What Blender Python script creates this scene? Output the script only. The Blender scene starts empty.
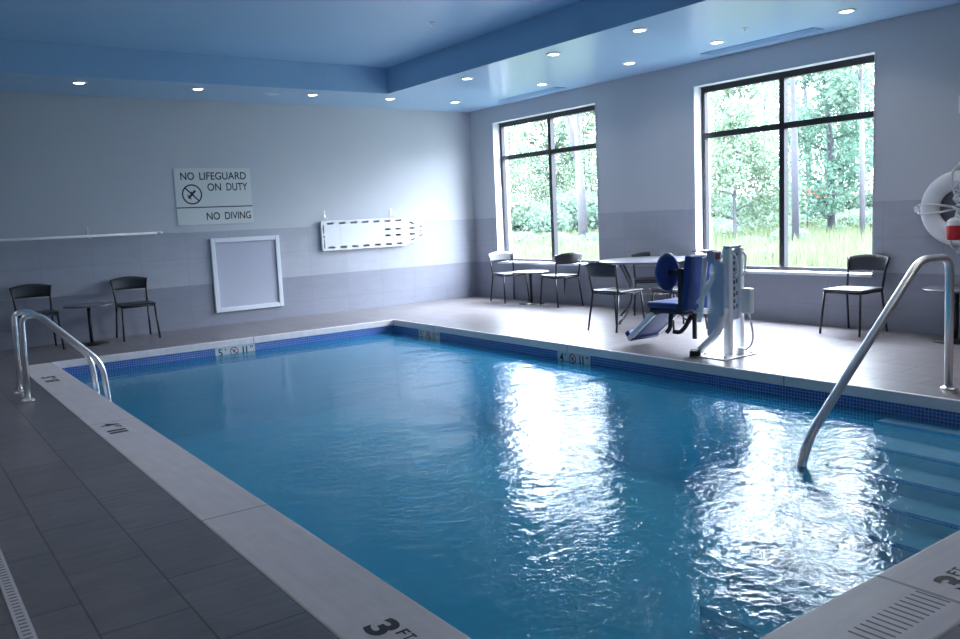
import bpy, bmesh, math, random
from mathutils import Vector, Matrix
C = bpy.context.scene
COL = C.collection
R = math.radians
rnd = random.Random(7)

# ------------------------------------------------------------------ object helpers
def props(o, label=None, cat=None, group=None, kind=None):
    if label: o['label'] = label
    if cat: o['category'] = cat
    if group: o['group'] = group
    if kind: o['kind'] = kind
    return o

def empty(name, loc, label=None, cat=None, group=None, kind=None, rz=0.0):
    o = bpy.data.objects.new(name, None)
    o.empty_display_size = 0.1
    COL.objects.link(o)
    o.location = loc
    o.rotation_euler = (0, 0, rz)
    return props(o, label, cat, group, kind)

class MB:
    """collects shapes, builds them as one mesh object"""
    def __init__(s):
        s.bm = bmesh.new()
    def faces(s, verts, faces):
        vs = [s.bm.verts.new(v) for v in verts]
        for f in faces:
            try: s.bm.faces.new([vs[i] for i in f])
            except ValueError: pass
        return vs
    def box(s, a, b, m=None, bev=0.0, seg=2):
        x0, y0, z0 = a; x1, y1, z1 = b
        vs = [(x0,y0,z0),(x1,y0,z0),(x1,y1,z0),(x0,y1,z0),(x0,y0,z1),(x1,y0,z1),(x1,y1,z1),(x0,y1,z1)]
        if m is not None: vs = [m @ Vector(v) for v in vs]
        fs = [(3,2,1,0),(4,5,6,7),(0,1,5,4),(1,2,6,5),(2,3,7,6),(3,0,4,7)]
        t = bmesh.new()
        tv = [t.verts.new(v) for v in vs]
        for f in fs: t.faces.new([tv[i] for i in f])
        if bev > 0:
            bmesh.ops.bevel(t, geom=list(t.edges), offset=bev, segments=seg, affect='EDGES', profile=0.5)
        me = bpy.data.meshes.new('tmp'); t.to_mesh(me); t.free()
        s.bm.from_mesh(me); bpy.data.meshes.remove(me)
        return s
    def tube(s, pts, r, seg=12, fillet=0.0, fseg=6, cap=True):
        pts = [Vector(p) for p in pts]
        if fillet > 0 and len(pts) > 2:
            out = [pts[0]]
            for i in range(1, len(pts)-1):
                p, a, b = pts[i], pts[i-1], pts[i+1]
                f = min(fillet, (a-p).length*0.48, (b-p).length*0.48)
                q0 = p + (a-p).normalized()*f; q1 = p + (b-p).normalized()*f
                for k in range(fseg+1):
                    t = k/fseg
                    out.append(q0*(1-t)**2 + p*2*t*(1-t) + q1*t*t)
            out.append(pts[-1]); pts = out
        rr = r if isinstance(r, (list, tuple)) else None
        n = len(pts); rings = []; prev = None
        for i, p in enumerate(pts):
            t = (pts[min(i+1,n-1)] - pts[max(i-1,0)]).normalized()
            if prev is None:
                u = t.cross(Vector((0,0,1)))
                if u.length < 1e-3: u = t.cross(Vector((1,0,0)))
            else:
                u = prev - t*prev.dot(t)
            u.normalize(); prev = u; w = t.cross(u)
            if rr: rad = rr[0] + (rr[1]-rr[0])*i/(n-1)
            else: rad = r
            rings.append([s.bm.verts.new(p + u*rad*math.cos(2*math.pi*k/seg) + w*rad*math.sin(2*math.pi*k/seg)) for k in range(seg)])
        for a, b in zip(rings, rings[1:]):
            for k in range(seg):
                f = s.bm.faces.new((a[k], a[(k+1)%seg], b[(k+1)%seg], b[k])); f.smooth = True
        if cap:
            s.bm.faces.new(rings[0][::-1]); s.bm.faces.new(rings[-1])
        return s
    def lathe(s, prof, c=(0,0,0), seg=32, m=None):
        """prof: (r, z) list about z"""
        c = Vector(c); rings = []
        for r, z in prof:
            ring = []
            for k in range(seg):
                v = Vector((r*math.cos(2*math.pi*k/seg), r*math.sin(2*math.pi*k/seg), z))
                if m is not None: v = m @ v
                ring.append(s.bm.verts.new(c + v))
            rings.append(ring)
        for a, b in zip(rings, rings[1:]):
            for k in range(seg):
                f = s.bm.faces.new((a[k], a[(k+1)%seg], b[(k+1)%seg], b[k])); f.smooth = len(prof) > 6
        s.bm.faces.new(rings[0][::-1]); s.bm.faces.new(rings[-1])
        return s
    def prism(s, poly, z0, z1, m=None):
        lo = [Vector((x,y,z0)) for x,y in poly]; hi = [Vector((x,y,z1)) for x,y in poly]
        vs = lo+hi
        if m is not None: vs = [m @ v for v in vs]
        n = len(poly)
        s.faces(vs, [tuple(range(n-1,-1,-1)), tuple(range(n,2*n))] + [(i,(i+1)%n,n+(i+1)%n,n+i) for i in range(n)])
        return s
    def build(s, name, mat, parent=None, smooth=False):
        if len(s.bm.faces) > 1: bmesh.ops.recalc_face_normals(s.bm, faces=list(s.bm.faces))
        me = bpy.data.meshes.new(name)
        s.bm.to_mesh(me); s.bm.free()
        if smooth:
            for p in me.polygons: p.use_smooth = True
        me.materials.append(mat)
        o = bpy.data.objects.new(name, me)
        COL.objects.link(o)
        if parent is not None: o.parent = parent
        return o

def text_mesh(txt, name, mat, origin, right, up, width=None, height=None, depth=0.0015, parent=None, bold=0.0, align='L'):
    cu = bpy.data.curves.new('txt', 'FONT')
    cu.body = txt; cu.size = 1.0; cu.extrude = 0.002; cu.offset = bold
    to = bpy.data.objects.new('txt', cu); COL.objects.link(to)
    bpy.context.view_layer.update()
    dg = bpy.context.evaluated_depsgraph_get()
    me = bpy.data.meshes.new_from_object(to.evaluated_get(dg))
    bpy.data.objects.remove(to); bpy.data.curves.remove(cu)
    xs = [v.co.x for v in me.vertices]; ys = [v.co.y for v in me.vertices]
    x0, x1, y0, y1 = min(xs), max(xs), min(ys), max(ys)
    sy = height/(y1-y0); sx = width/(x1-x0) if width else sy
    r = Vector(right).normalized(); u = Vector(up).normalized(); n = r.cross(u)
    o0 = Vector(origin)
    for v in me.vertices:
        c = v.co
        v.co = o0 + r*((c.x-x0)*sx) + u*((c.y-y0)*sy) + n*(depth if c.z > 0 else 0.0)
    me.materials.clear(); me.materials.append(mat)
    me.name = name
    o = bpy.data.objects.new(name, me); COL.objects.link(o)
    if parent is not None: o.parent = parent; o.matrix_parent_inverse = Matrix.Translation(-Vector(parent.location))
    return o

def ring_mesh(mb, c, right, up, r, w, depth=0.0015, seg=32):
    r3 = Vector(right).normalized(); u3 = Vector(up).normalized(); n = r3.cross(u3); c = Vector(c)
    L = []
    for k in range(seg):
        a = 2*math.pi*k/seg; d = r3*math.cos(a)+u3*math.sin(a)
        L.append([c+d*(r-w/2), c+d*(r+w/2), c+d*(r+w/2)+n*depth, c+d*(r-w/2)+n*depth])
    vs = [v for q in L for v in q]; fs = []
    for k in range(seg):
        a = 4*k; b = 4*((k+1)%seg)
        for i in range(4): fs.append((a+i, a+(i+1)%4, b+(i+1)%4, b+i))
    mb.faces(vs, fs)

def bar3(mb, a, b, w, n, depth=0.0015):
    """flat bar from a to b, width w, raised along n"""
    a = Vector(a); b = Vector(b); n = Vector(n).normalized(); t = (b-a).normalized(); s_ = n.cross(t)*w/2
    vs = [a-s_, a+s_, b+s_, b-s_]; vs += [v+n*depth for v in vs]
    mb.faces(vs, [(3,2,1,0),(4,5,6,7),(0,1,5,4),(1,2,6,5),(2,3,7,6),(3,0,4,7)])

def copy_tree(o, parent=None):
    c = o.copy(); COL.objects.link(c)
    if parent is not None: c.parent = parent
    for ch in list(o.children): copy_tree(ch, c)
    return c

# ------------------------------------------------------------------ materials
def mat(name, col, rough=0.5, metal=0.0, spec=0.5, noise=0.0, nscale=20, bump=0.0, bscale=60, coat=0.0):
    m = bpy.data.materials.new(name); m.use_nodes = True
    nt = m.node_tree; b = nt.nodes['Principled BSDF']
    b.inputs['Base Color'].default_value = (*col, 1); b.inputs['Roughness'].default_value = rough
    b.inputs['Metallic'].default_value = metal; b.inputs['Specular IOR Level'].default_value = spec
    b.inputs['Coat Weight'].default_value = coat
    tc = nt.nodes.new('ShaderNodeTexCoord')
    if noise > 0:
        n = nt.nodes.new('ShaderNodeTexNoise'); n.inputs['Scale'].default_value = nscale; n.inputs['Detail'].default_value = 5
        nt.links.new(tc.outputs['Object'], n.inputs['Vector'])
        mx = nt.nodes.new('ShaderNodeMix'); mx.data_type = 'RGBA'
        mx.inputs['A'].default_value = (*[c*(1-noise) for c in col], 1)
        mx.inputs['B'].default_value = (*[min(1, c*(1+noise)) for c in col], 1)
        nt.links.new(n.outputs['Fac'], mx.inputs['Factor']); nt.links.new(mx.outputs['Result'], b.inputs['Base Color'])
    if bump > 0:
        n2 = nt.nodes.new('ShaderNodeTexNoise'); n2.inputs['Scale'].default_value = bscale
        nt.links.new(tc.outputs['Object'], n2.inputs['Vector'])
        bp = nt.nodes.new('ShaderNodeBump'); bp.inputs['Strength'].default_value = bump; bp.inputs['Distance'].default_value = 0.01
        nt.links.new(n2.outputs['Fac'], bp.inputs['Height']); nt.links.new(bp.outputs['Normal'], b.inputs['Normal'])
    return m

def tile_mat(name, c1, c2, mortar, u, v, bw, rh, u0, v0, offset=0.0, msize=0.004, rough=0.4, streak=0.0, streak_axis='x', bands=None, wob=0.0, spec=0.5, soft=0.1):
    """brick texture driven by object coordinates: u, v name the axes along the course and across it"""
    m = bpy.data.materials.new(name); m.use_nodes = True
    nt = m.node_tree; N = nt.nodes.new; L = nt.links.new; b = nt.nodes['Principled BSDF']
    b.inputs['Roughness'].default_value = rough; b.inputs['Specular IOR Level'].default_value = spec
    tc = N('ShaderNodeTexCoord'); sp = N('ShaderNodeSeparateXYZ'); L(tc.outputs['Object'], sp.inputs[0])
    cb = N('ShaderNodeCombineXYZ')
    def add(sock, val):
        a = N('ShaderNodeMath'); a.operation = 'ADD'; a.inputs[1].default_value = val; L(sock, a.inputs[0]); return a.outputs[0]
    U = sp.outputs['XYZ'.index(u.upper())]; V = sp.outputs['XYZ'.index(v.upper())]
    L(add(U, -u0), cb.inputs[0]); L(add(V, -v0), cb.inputs[1])
    br = N('ShaderNodeTexBrick'); br.offset = offset; br.offset_frequency = 2; br.squash = 1.0
    br.inputs['Scale'].default_value = 1; br.inputs['Brick Width'].default_value = bw; br.inputs['Row Height'].default_value = rh
    br.inputs['Mortar Size'].default_value = msize; br.inputs['Mortar Smooth'].default_value = soft
    br.inputs['Color1'].default_value = (*c1, 1); br.inputs['Color2'].default_value = (*c2, 1); br.inputs['Mortar'].default_value = (*mortar, 1)
    L(cb.outputs[0], br.inputs['Vector'])
    out = br.outputs['Color']
    if bands:      # bands: (v limit, factor colour below it)
        gt = N('ShaderNodeMath'); gt.operation = 'LESS_THAN'; gt.inputs[1].default_value = bands[0]; L(V, gt.inputs[0])
        mx = N('ShaderNodeMix'); mx.data_type = 'RGBA'; mx.blend_type = 'MULTIPLY'
        L(gt.outputs[0], mx.inputs['Factor']); L(out, mx.inputs['A']); mx.inputs['B'].default_value = (*bands[1], 1)
        out = mx.outputs['Result']
    if streak > 0:
        mp = N('ShaderNodeMapping'); L(tc.outputs['Object'], mp.inputs[0])
        mp.inputs['Scale'].default_value = {'x': (1.2, 16, 1), 'y': (16, 1.2, 1), 'h': (1.0, 1.0, 9)}[streak_axis]
        n = N('ShaderNodeTexNoise'); n.inputs['Scale'].default_value = 1.6; n.inputs['Detail'].default_value = 6; n.inputs['Roughness'].default_value = 0.6
        L(mp.outputs[0], n.inputs['Vector'])
        n2 = N('ShaderNodeTexNoise'); n2.inputs['Scale'].default_value = 5; n2.inputs['Detail'].default_value = 8; n2.inputs['Roughness'].default_value = 0.7
        L(tc.outputs['Object'], n2.inputs['Vector'])
        ad = N('ShaderNodeMath'); ad.operation = 'ADD'; L(n.outputs['Fac'], ad.inputs[0]); L(n2.outputs['Fac'], ad.inputs[1])
        mr = N('ShaderNodeMapRange'); mr.inputs['From Min'].default_value = 0.7; mr.inputs['From Max'].default_value = 1.3
        mr.inputs['To Min'].default_value = 1-streak; mr.inputs['To Max'].default_value = 1+streak*0.6
        L(ad.outputs[0], mr.inputs['Value'])
        vm = N('ShaderNodeVectorMath'); vm.operation = 'SCALE'; L(out, vm.inputs[0]); L(mr.outputs[0], vm.inputs['Scale'])
        out = vm.outputs[0]
    L(out, b.inputs['Base Color'])
    bp = N('ShaderNodeBump'); bp.inputs['Strength'].default_value = 0.4; bp.inputs['Distance'].default_value = 0.002; bp.invert = True
    L(br.outputs['Fac'], bp.inputs['Height']); L(bp.outputs['Normal'], b.inputs['Normal'])
    return m

M = {}
M['wall'] = mat('wall_paint', (.53, .545, .575), .55, noise=.02, nscale=3, bump=.05, bscale=150)
M['ceil'] = mat('ceiling_paint', (.36, .555, .76), .28, noise=.02, nscale=2, spec=.5)
TILE1, TILE2 = (.395, .405, .455), (.42, .43, .48)
DK = (.66, .67, .72)
M['tile_back'] = tile_mat('wall_tile_sign_side', TILE1, TILE2, (.33,.33,.38), 'x', 'z', .635, .3825, -7.04, .622-.3825*2, 0, .003, .38, .08, 'h', (.622, DK))
M['tile_win'] = tile_mat('wall_tile_window_side', TILE1, TILE2, (.33,.33,.38), 'y', 'z', .635, .3825, 0.1, .622-.3825*2, 0, .003, .38, .08, 'h', (.622, DK))
M['floor'] = tile_mat('deck_tile', (.235,.212,.218), (.200,.181,.187), (.105,.096,.099), 'y', 'x', .66, .325, -8.13, -7.62, .5, .005, .31, .26, 'x', spec=.5)
M['coping'] = tile_mat('coping_stone', (.86,.765,.75), (.83,.74,.725), (.40,.37,.36), 'y', 'x', 2.67, 5, -8.2, -9.9, 0, .006, .5, .10, 'y')
M['coping_near'] = tile_mat('coping_stone_near', (.86,.765,.75), (.83,.74,.725), (.42,.38,.38), 'x', 'y', 2.67, 5, -5.83, -12.9, 0, .010, .5, .10, 'x')
M['mosaic_x'] = tile_mat('mosaic_x', (.025,.09,.40), (.045,.15,.52), (.26,.34,.50), 'x', 'z', .027, .027, 0, -.081, 0, .003, .12)
M['mosaic_y'] = tile_mat('mosaic_y', (.025,.09,.40), (.045,.15,.52), (.26,.34,.50), 'y', 'z', .027, .027, 0, -.081, 0, .003, .12)
M['plaster'] = mat('pool_plaster', (.86,.95,.97), .7, noise=.05, nscale=6)
M['riser'] = mat('step_riser_shaded', (.52,.58,.56), .6, noise=.03, nscale=8)  # same plaster as the treads, coloured darker for the shade on the risers
M['step_tread_lit'] = mat('step_tread_lit', (.86,.90,.92), .7, noise=.08, nscale=12)  # same plaster, coloured lighter for the light falling from above
M['black_metal'] = mat('black_powder_coat', (.018,.018,.022), .35, bump=.02, bscale=300)
M['mesh_black'] = mat('black_mesh_seat', (.035,.036,.042), .38, spec=.6, noise=.25, nscale=180, bump=.2, bscale=260)
M['table_top'] = mat('grey_table_top', (.16,.16,.185), .30, noise=.08, nscale=30)
M['table_leg'] = mat('dark_grey_leg', (.055,.055,.065), .35, noise=.05)
M['steel'] = mat('stainless_steel', (.92,.89,.87), .32, 1.0, noise=.04, nscale=30)
M['white_plastic'] = mat('white_plastic', (.78,.79,.80), .35, noise=.02, nscale=8)
M['white_metal'] = mat('white_powder_coat', (.88,.88,.89), .35, noise=.03, nscale=10)
M['pale_metal'] = mat('pale_blue_grey_panel', (.42,.50,.62), .35, noise=.04, nscale=10)
M['blue_vinyl'] = mat('blue_vinyl', (.007,.036,.19), .5, noise=.12, nscale=25, bump=.05, bscale=120)
M['black_rubber'] = mat('black_rubber', (.015,.015,.017), .6, noise=.1, nscale=40)
M['red'] = mat('red_fabric', (.55,.02,.03), .6, noise=.1, nscale=50)
M['red_brown'] = mat('red_brown_cover', (.23,.045,.035), .4, noise=.1, nscale=50)
M['sign'] = mat('sign_plate', (.66,.68,.66), .45, noise=.02, nscale=10)
M['ink'] = mat('black_ink', (.02,.02,.025), .5, noise=.1, nscale=40)
M['red_ink'] = mat('red_ink', (.35,.03,.04), .5, noise=.1, nscale=40)
M['marker'] = mat('white_marker_tile', (.66,.68,.68), .2, noise=.03, nscale=20)
M['frame_white'] = mat('white_board_frame', (.74,.76,.80), .35, noise=.02, nscale=10)
M['panel'] = mat('board_panel', (.50,.51,.60), .12, noise=.02, nscale=10)
M['frame_dark'] = mat('dark_window_frame', (.018,.018,.026), .35, noise=.1, nscale=20)
M['reveal'] = mat('window_reveal_paint', (.74,.75,.78), .5, noise=.02, nscale=5)
M['bark'] = mat('tree_bark', (.045,.046,.055), .9, noise=.35, nscale=6, bump=.4, bscale=20)
M['bark_dark'] = mat('dark_tree_bark', (.022,.023,.032), .9, noise=.35, nscale=6, bump=.4, bscale=20)
M['rope'] = mat('white_rope', (.70,.70,.72), .7, noise=.1, nscale=90)
M['grey_buoy_net'] = mat('grey_mesh_panel', (.25,.26,.30), .6, noise=.2, nscale=60)
M['ground'] = mat('meadow_ground', (.042,.050,.036), .95, noise=.3, nscale=1.3)
M['drain'] = mat('white_drain_grate', (.62,.61,.63), .4, noise=.04, nscale=30)
M['vent_slot'] = mat('vent_slot', (.16,.25,.34), .6, noise=.1, nscale=30)
M['groove'] = mat('grey_groove', (.26,.23,.24), .7, noise=.1, nscale=30)
M['slot'] = mat('slot_shade', (.07,.07,.08), .7, noise=.1, nscale=30)

def leaf_mat(name, col, var=.35):
    m = bpy.data.materials.new(name); m.use_nodes = True
    nt = m.node_tree; N = nt.nodes.new; L = nt.links.new
    b = nt.nodes['Principled BSDF']; b.inputs['Roughness'].default_value = .6; b.inputs['Specular IOR Level'].default_value = .2
    tc = N('ShaderNodeTexCoord'); n = N('ShaderNodeTexNoise'); n.inputs['Scale'].default_value = .9; n.inputs['Detail'].default_value = 4
    L(tc.outputs['Object'], n.inputs['Vector'])
    mx = N('ShaderNodeMix'); mx.data_type = 'RGBA'
    mx.inputs['A'].default_value = (*[c*(1-var) for c in col], 1); mx.inputs['B'].default_value = (*[min(.9, c*(1+var)) for c in col], 1)
    L(n.outputs['Fac'], mx.inputs['Factor']); L(mx.outputs['Result'], b.inputs['Base Color'])
    tr = N('ShaderNodeBsdfTranslucent'); L(mx.outputs['Result'], tr.inputs['Color'])
    ms = N('ShaderNodeMixShader'); ms.inputs[0].default_value = .45
    L(b.outputs[0], ms.inputs[1]); L(tr.outputs[0], ms.inputs[2]); L(ms.outputs[0], nt.nodes['Material Output'].inputs['Surface'])
    return m
M['leaf_dark'] = leaf_mat('dense_leaves', (.050,.098,.070))
M['leaf_mid'] = leaf_mat('mid_leaves', (.074,.118,.086))
M['leaf_pale'] = leaf_mat('pale_leaves', (.085,.125,.082))
M['leaf_grass'] = leaf_mat('meadow_blades', (.062,.080,.042))

def emit(name, col, s):
    m = bpy.data.materials.new(name); m.use_nodes = True; nt = m.node_tree
    e = nt.nodes.new('ShaderNodeEmission'); e.inputs[0].default_value = (*col, 1); e.inputs[1].default_value = s
    nt.links.new(e.outputs[0], nt.nodes['Material Output'].inputs['Surface'])
    return m
M['lamp'] = emit('lit_lens', (1, .97, .93), 8.0)

def glass(name, refl=.05):
    m = bpy.data.materials.new(name); m.use_nodes = True; nt = m.node_tree; N = nt.nodes.new; L = nt.links.new
    t = N('ShaderNodeBsdfTransparent'); t.inputs[0].default_value = (.96, .98, .99, 1)
    g = N('ShaderNodeBsdfGlossy'); g.inputs['Roughness'].default_value = .02
    ms = N('ShaderNodeMixShader'); ms.inputs[0].default_value = refl; L(t.outputs[0], ms.inputs[1]); L(g.outputs[0], ms.inputs[2])
    L(ms.outputs[0], nt.nodes['Material Output'].inputs['Surface'])
    return m
M['glass'] = glass('window_glass')

def water_mat():
    m = bpy.data.materials.new('pool_water'); m.use_nodes = True; nt = m.node_tree; N = nt.nodes.new; L = nt.links.new
    tc = N('ShaderNodeTexCoord')
    def noise(sc, det, mapscale):
        mp = N('ShaderNodeMapping'); mp.inputs['Scale'].default_value = mapscale; L(tc.outputs['Object'], mp.inputs[0])
        n = N('ShaderNodeTexNoise'); n.inputs['Scale'].default_value = sc; n.inputs['Detail'].default_value = det; n.inputs['Roughness'].default_value = .5
        n.inputs['Distortion'].default_value = .4
        L(mp.outputs[0], n.inputs['Vector']); return n.outputs['Fac']
    big = noise(1.6, 2, (1, 1.3, 1)); mid = noise(9.5, 2, (1, 1.25, 1)); fine = noise(30, 2, (1, 1.1, 1))
    # choppiness grows towards the step corner, where the water stirs
    vd = N('ShaderNodeVectorMath'); vd.operation = 'DISTANCE'; vd.inputs[1].default_value = (-4.2, -9.2, -.18); L(tc.outputs['Object'], vd.inputs[0])
    mr = N('ShaderNodeMapRange'); mr.inputs['From Min'].default_value = .6; mr.inputs['From Max'].default_value = 5.2
    mr.inputs['To Min'].default_value = .78; mr.inputs['To Max'].default_value = .45; L(vd.outputs['Value'], mr.inputs['Value'])
    def mul(a, k):
        x = N('ShaderNodeMath'); x.operation = 'MULTIPLY'; L(a, x.inputs[0])
        if isinstance(k, float): x.inputs[1].default_value = k
        else: L(k, x.inputs[1])
        return x.outputs[0]
    def add(a, b_):
        x = N('ShaderNodeMath'); x.operation = 'ADD'; L(a, x.inputs[0]); L(b_, x.inputs[1]); return x.outputs[0]
    h = add(mul(big, .014), mul(add(mul(mid, .0085), mul(fine, .0034)), mr.outputs[0]))
    bp = N('ShaderNodeBump'); bp.inputs['Strength'].default_value = 1.0; bp.inputs['Distance'].default_value = 1.0; L(h, bp.inputs['Height'])
    fr = N('ShaderNodeFresnel'); fr.inputs['IOR'].default_value = 1.33; L(bp.outputs['Normal'], fr.inputs['Normal'])
    g = N('ShaderNodeBsdfGlossy'); g.inputs['Roughness'].default_value = .03; L(bp.outputs['Normal'], g.inputs['Normal'])
    t = N('ShaderNodeBsdfTransparent'); t.inputs[0].default_value = (.95, .985, .99, 1)
    df = N('ShaderNodeBsdfDiffuse'); df.inputs[0].default_value = (.05, .53, .95, 1)      # light scattered back by the water body
    mb_ = N('ShaderNodeMixShader'); mb_.inputs[0].default_value = .29; L(t.outputs[0], mb_.inputs[1]); L(df.outputs[0], mb_.inputs[2])
    ms = N('ShaderNodeMixShader'); L(fr.outputs[0], ms.inputs[0]); L(mb_.outputs[0], ms.inputs[1]); L(g.outputs[0], ms.inputs[2])
    L(ms.outputs[0], nt.nodes['Material Output'].inputs['Surface'])
    va = N('ShaderNodeVolumeAbsorption'); va.inputs['Color'].default_value = (0, .93, .985, 1); va.inputs['Density'].default_value = .55
    L(va.outputs[0], nt.nodes['Material Output'].inputs['Volume'])
    return m
M['water'] = water_mat()

# ------------------------------------------------------------------ room shell
H = 3.264
XL, XR, YB, YF = -10.4, 0.0, 0.0, -14.2
PL, PR, PF, PN = -7.28, -2.79, -1.764, -10.645     # pool edges: left, right, far, near
CO, CN = -7.62, -11.01                              # outer edge of the coping, left and near
WZ = -.18                                           # water level
W1 = (-3.19, -.68, .63, 3.0)                        # window openings: y0, y1, z0, z1
W2 = (-7.41, -5.0, .60, 2.96)

def S(o, **k):
    return props(o, kind='structure', **k)
m = MB()   # deck floor around the pool
for a, b in (((XL,YF),(CO,YB)), ((CO,PF),(XR,YB)), ((PR,YF),(XR,PF)), ((CO,YF),(PR,CN))):
    m.box((a[0],a[1],-.12), (b[0],b[1],0))
S(m.build('floor', M['floor']))
m = MB(); m.box((CO,CN,-.085),(PL+.012,PF,0), bev=.012, seg=3); S(m.build('trim_1', M['coping']))
m = MB(); m.box((CO+.02,CN,-.085),(PR,PN+.012,.0008), bev=.012, seg=3); near = S(m.build('trim_2', M['coping_near']))
m = MB()   # thin pale nosing on the far and right pool edges
m.box((PL,PF-.014,-.085),(PR-.0,PF+.012,.002), bev=.008); m.box((PR-.014,PN,-.085),(PR+.02,PF+.012,.002), bev=.008)
S(m.build('trim_3', M['coping']))
m = MB(); m.box((PL,PF-.004,-.30),(PR,PF+.1,-.08)); S(m.build('trim_4', M['mosaic_x']))
m = MB(); m.box((PR-.004,PN,-.30),(PR+.1,PF,-.08)); m.box((PL-.1,PN,-.30),(PL+.004,PF,-.08)); S(m.build('trim_5', M['mosaic_y']))
m = MB(); m.box((PL,PN-.1,-.30),(PR,PN+.004,-.08)); S(m.build('trim_6', M['mosaic_x']))
m = MB()   # pool basin
D = -1.15
m.box((PL-.1,PN-.1,D-.1),(PR+.1,PF+.1,D))
m.box((PL-.12,PN-.1,D),(PL-.004,PF+.1,-.30)); m.box((PR+.004,PN-.1,D),(PR+.12,PF+.1,-.30))
m.box((PL,PF+.004,D),(PR,PF+.12,-.30)); m.box((PL,PN-.12,D),(PR,PN-.004,-.30))
S(m.build('floor_basin', M['plaster']))
# pool steps in the near right corner
sx = [-2.97, -3.29, -3.59, -3.88, -4.16, -4.43, -4.69, -4.94]
sz = [-.207, -.30, -.395, -.49, -.585, -.70, -.83, -.99]
st = MB(); tr = MB(); ns = MB()
xp = PR
for x, z in zip(sx, sz):
    st.box((x,PN,D),(xp+.0,-9.06,z-.004)); tr.box((x+.0,PN,z-.004),(xp,-9.06,z))
    if z > -.6: ns.box((x-.003,PN,z-.012),(x+.035,-9.06,z+.001))
    xp = x
steps = empty('pool_steps', (-3.6,-9.9,D), kind='structure')
def kid(o, root):
    o.parent = root; o.matrix_parent_inverse = Matrix.LocRotScale(root.location, root.rotation_euler, None).inverted(); return o
kid(st.build('riser', M['riser']), steps); kid(tr.build('tread', M['step_tread_lit']), steps); kid(ns.build('nosing', M['mosaic_y']), steps)
m = MB(); m.box((PL-.03,PN-.03,D-.05),(PR+.03,PF+.03,WZ)); S(m.build('water', M['water']))

m = MB(); m.box((XL-.25,YB,-.12),(XR+.30,YB+.25,H+.6)); S(m.build('wall_back', M['wall']))
m = MB(); m.box((XL-.25,YF,-.12),(XL,YB,H+.6)); S(m.build('wall_left', M['wall']))
m = MB(); m.box((XL-.25,YF-.25,-.12),(XR+.30,YF,H+.6)); S(m.build('wall_front', M['wall']))
def wall_with_holes(mb, x0, x1, y0, y1, z0, z1, holes):
    ys = sorted({y0, y1, *[h[0] for h in holes], *[h[1] for h in holes]})
    for a, b in zip(ys, ys[1:]):
        hs = [h for h in holes if h[0] <= a and h[1] >= b]
        if not hs: mb.box((x0,a,z0),(x1,b,z1)); continue
        h = hs[0]
        if h[2] > z0: mb.box((x0,a,z0),(x1,b,min(h[2],z1)))
        if h[3] < z1: mb.box((x0,a,h[3]),(x1,b,z1))
m = MB(); wall_with_holes(m, 0.0, .30, YF, YB, -.12, H+.6, [W1, W2]); S(m.build('wall_right', M['wall']))
# tiled wainscot
WT = 1.387
m = MB(); m.box((XL,-.012,0),(XR-.012,0,WT)); S(m.build('trim_7', M['tile_back']))
m = MB(); wall_with_holes(m, -.012, 0.0, YF, YB, 0, WT, [W1, W2]); S(m.build('trim_8', M['tile_win']))
m = MB(); m.box((XL,YF,0),(XL+.012,YB-.012,WT)); S(m.build('trim_9', M['tile_win']))
# ceiling: lower soffit around a raised tray
TX0, TX1, TY0, TY1, TZ = -8.7, -2.46, -12.6, -1.42, 3.63
m = MB()
for a, b in (((XL,YF),(TX0,YB)), ((TX1,YF),(XR,YB)), ((TX0,TY1),(TX1,YB)), ((TX0,YF),(TX1,TY0))):
    m.box((a[0],a[1],H),(b[0],b[1],TZ+.05))
m.box((TX0,TY0,TZ),(TX1,TY1,TZ+.05))
S(m.build('ceiling', M['ceil']))

# ------------------------------------------------------------------ windows
def window(name, w, my, tz):
    y0, y1, z0, z1 = w
    root = empty(name, (0.15, (y0+y1)/2, z0), kind='structure')
    xf0, xf1 = .13, .20
    lin = MB(); t = .006       # painted lining of the opening
    lin.box((-.013,y1-t,z0),(xf0,y1,z1)); lin.box((-.013,y0,z0),(xf0,y0+t,z1)); lin.box((-.013,y0,z1-t),(xf0,y1,z1))
    kid(lin.build('reveal', M['reveal']), root)
    sl = MB(); sl.box((-.03,y0,z0-.03),(xf0,y1,z0+.006), bev=.004); kid(sl.build('sill', M['reveal']), root)
    f = MB(); fw = .06
    f.box((xf0,y0,z0),(xf1,y0+fw,z1)); f.box((xf0,y1-fw,z0),(xf1,y1,z1)); f.box((xf0,y0+fw,z1-.08),(xf1,y1-fw,z1)); f.box((xf0,y0+fw,z0),(xf1,y1-fw,z0+.05))
    f.box((xf0-.01,my-.035,z0+.05),(xf1,my+.035,z1-.08)); f.box((xf0,y0+fw,tz-.035),(xf1,y1-fw,tz+.035))
    kid(f.build('frame', M['frame_dark']), root)
    for a, b in ((y0+fw,my-.035),(my+.035,y1-fw)):
        for c, d in ((z0+.05,tz-.035),(tz+.035,z1-.08)):
            g = MB(); g.faces([(.165,a,c),(.165,b,c),(.165,b,d),(.165,a,d)], [(0,1,2,3)])
            kid(g.build('pane', M['glass']), root)
window('window_1', W1, -1.99, 2.40)
window('window_2', W2, -6.20, 2.33)

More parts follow.
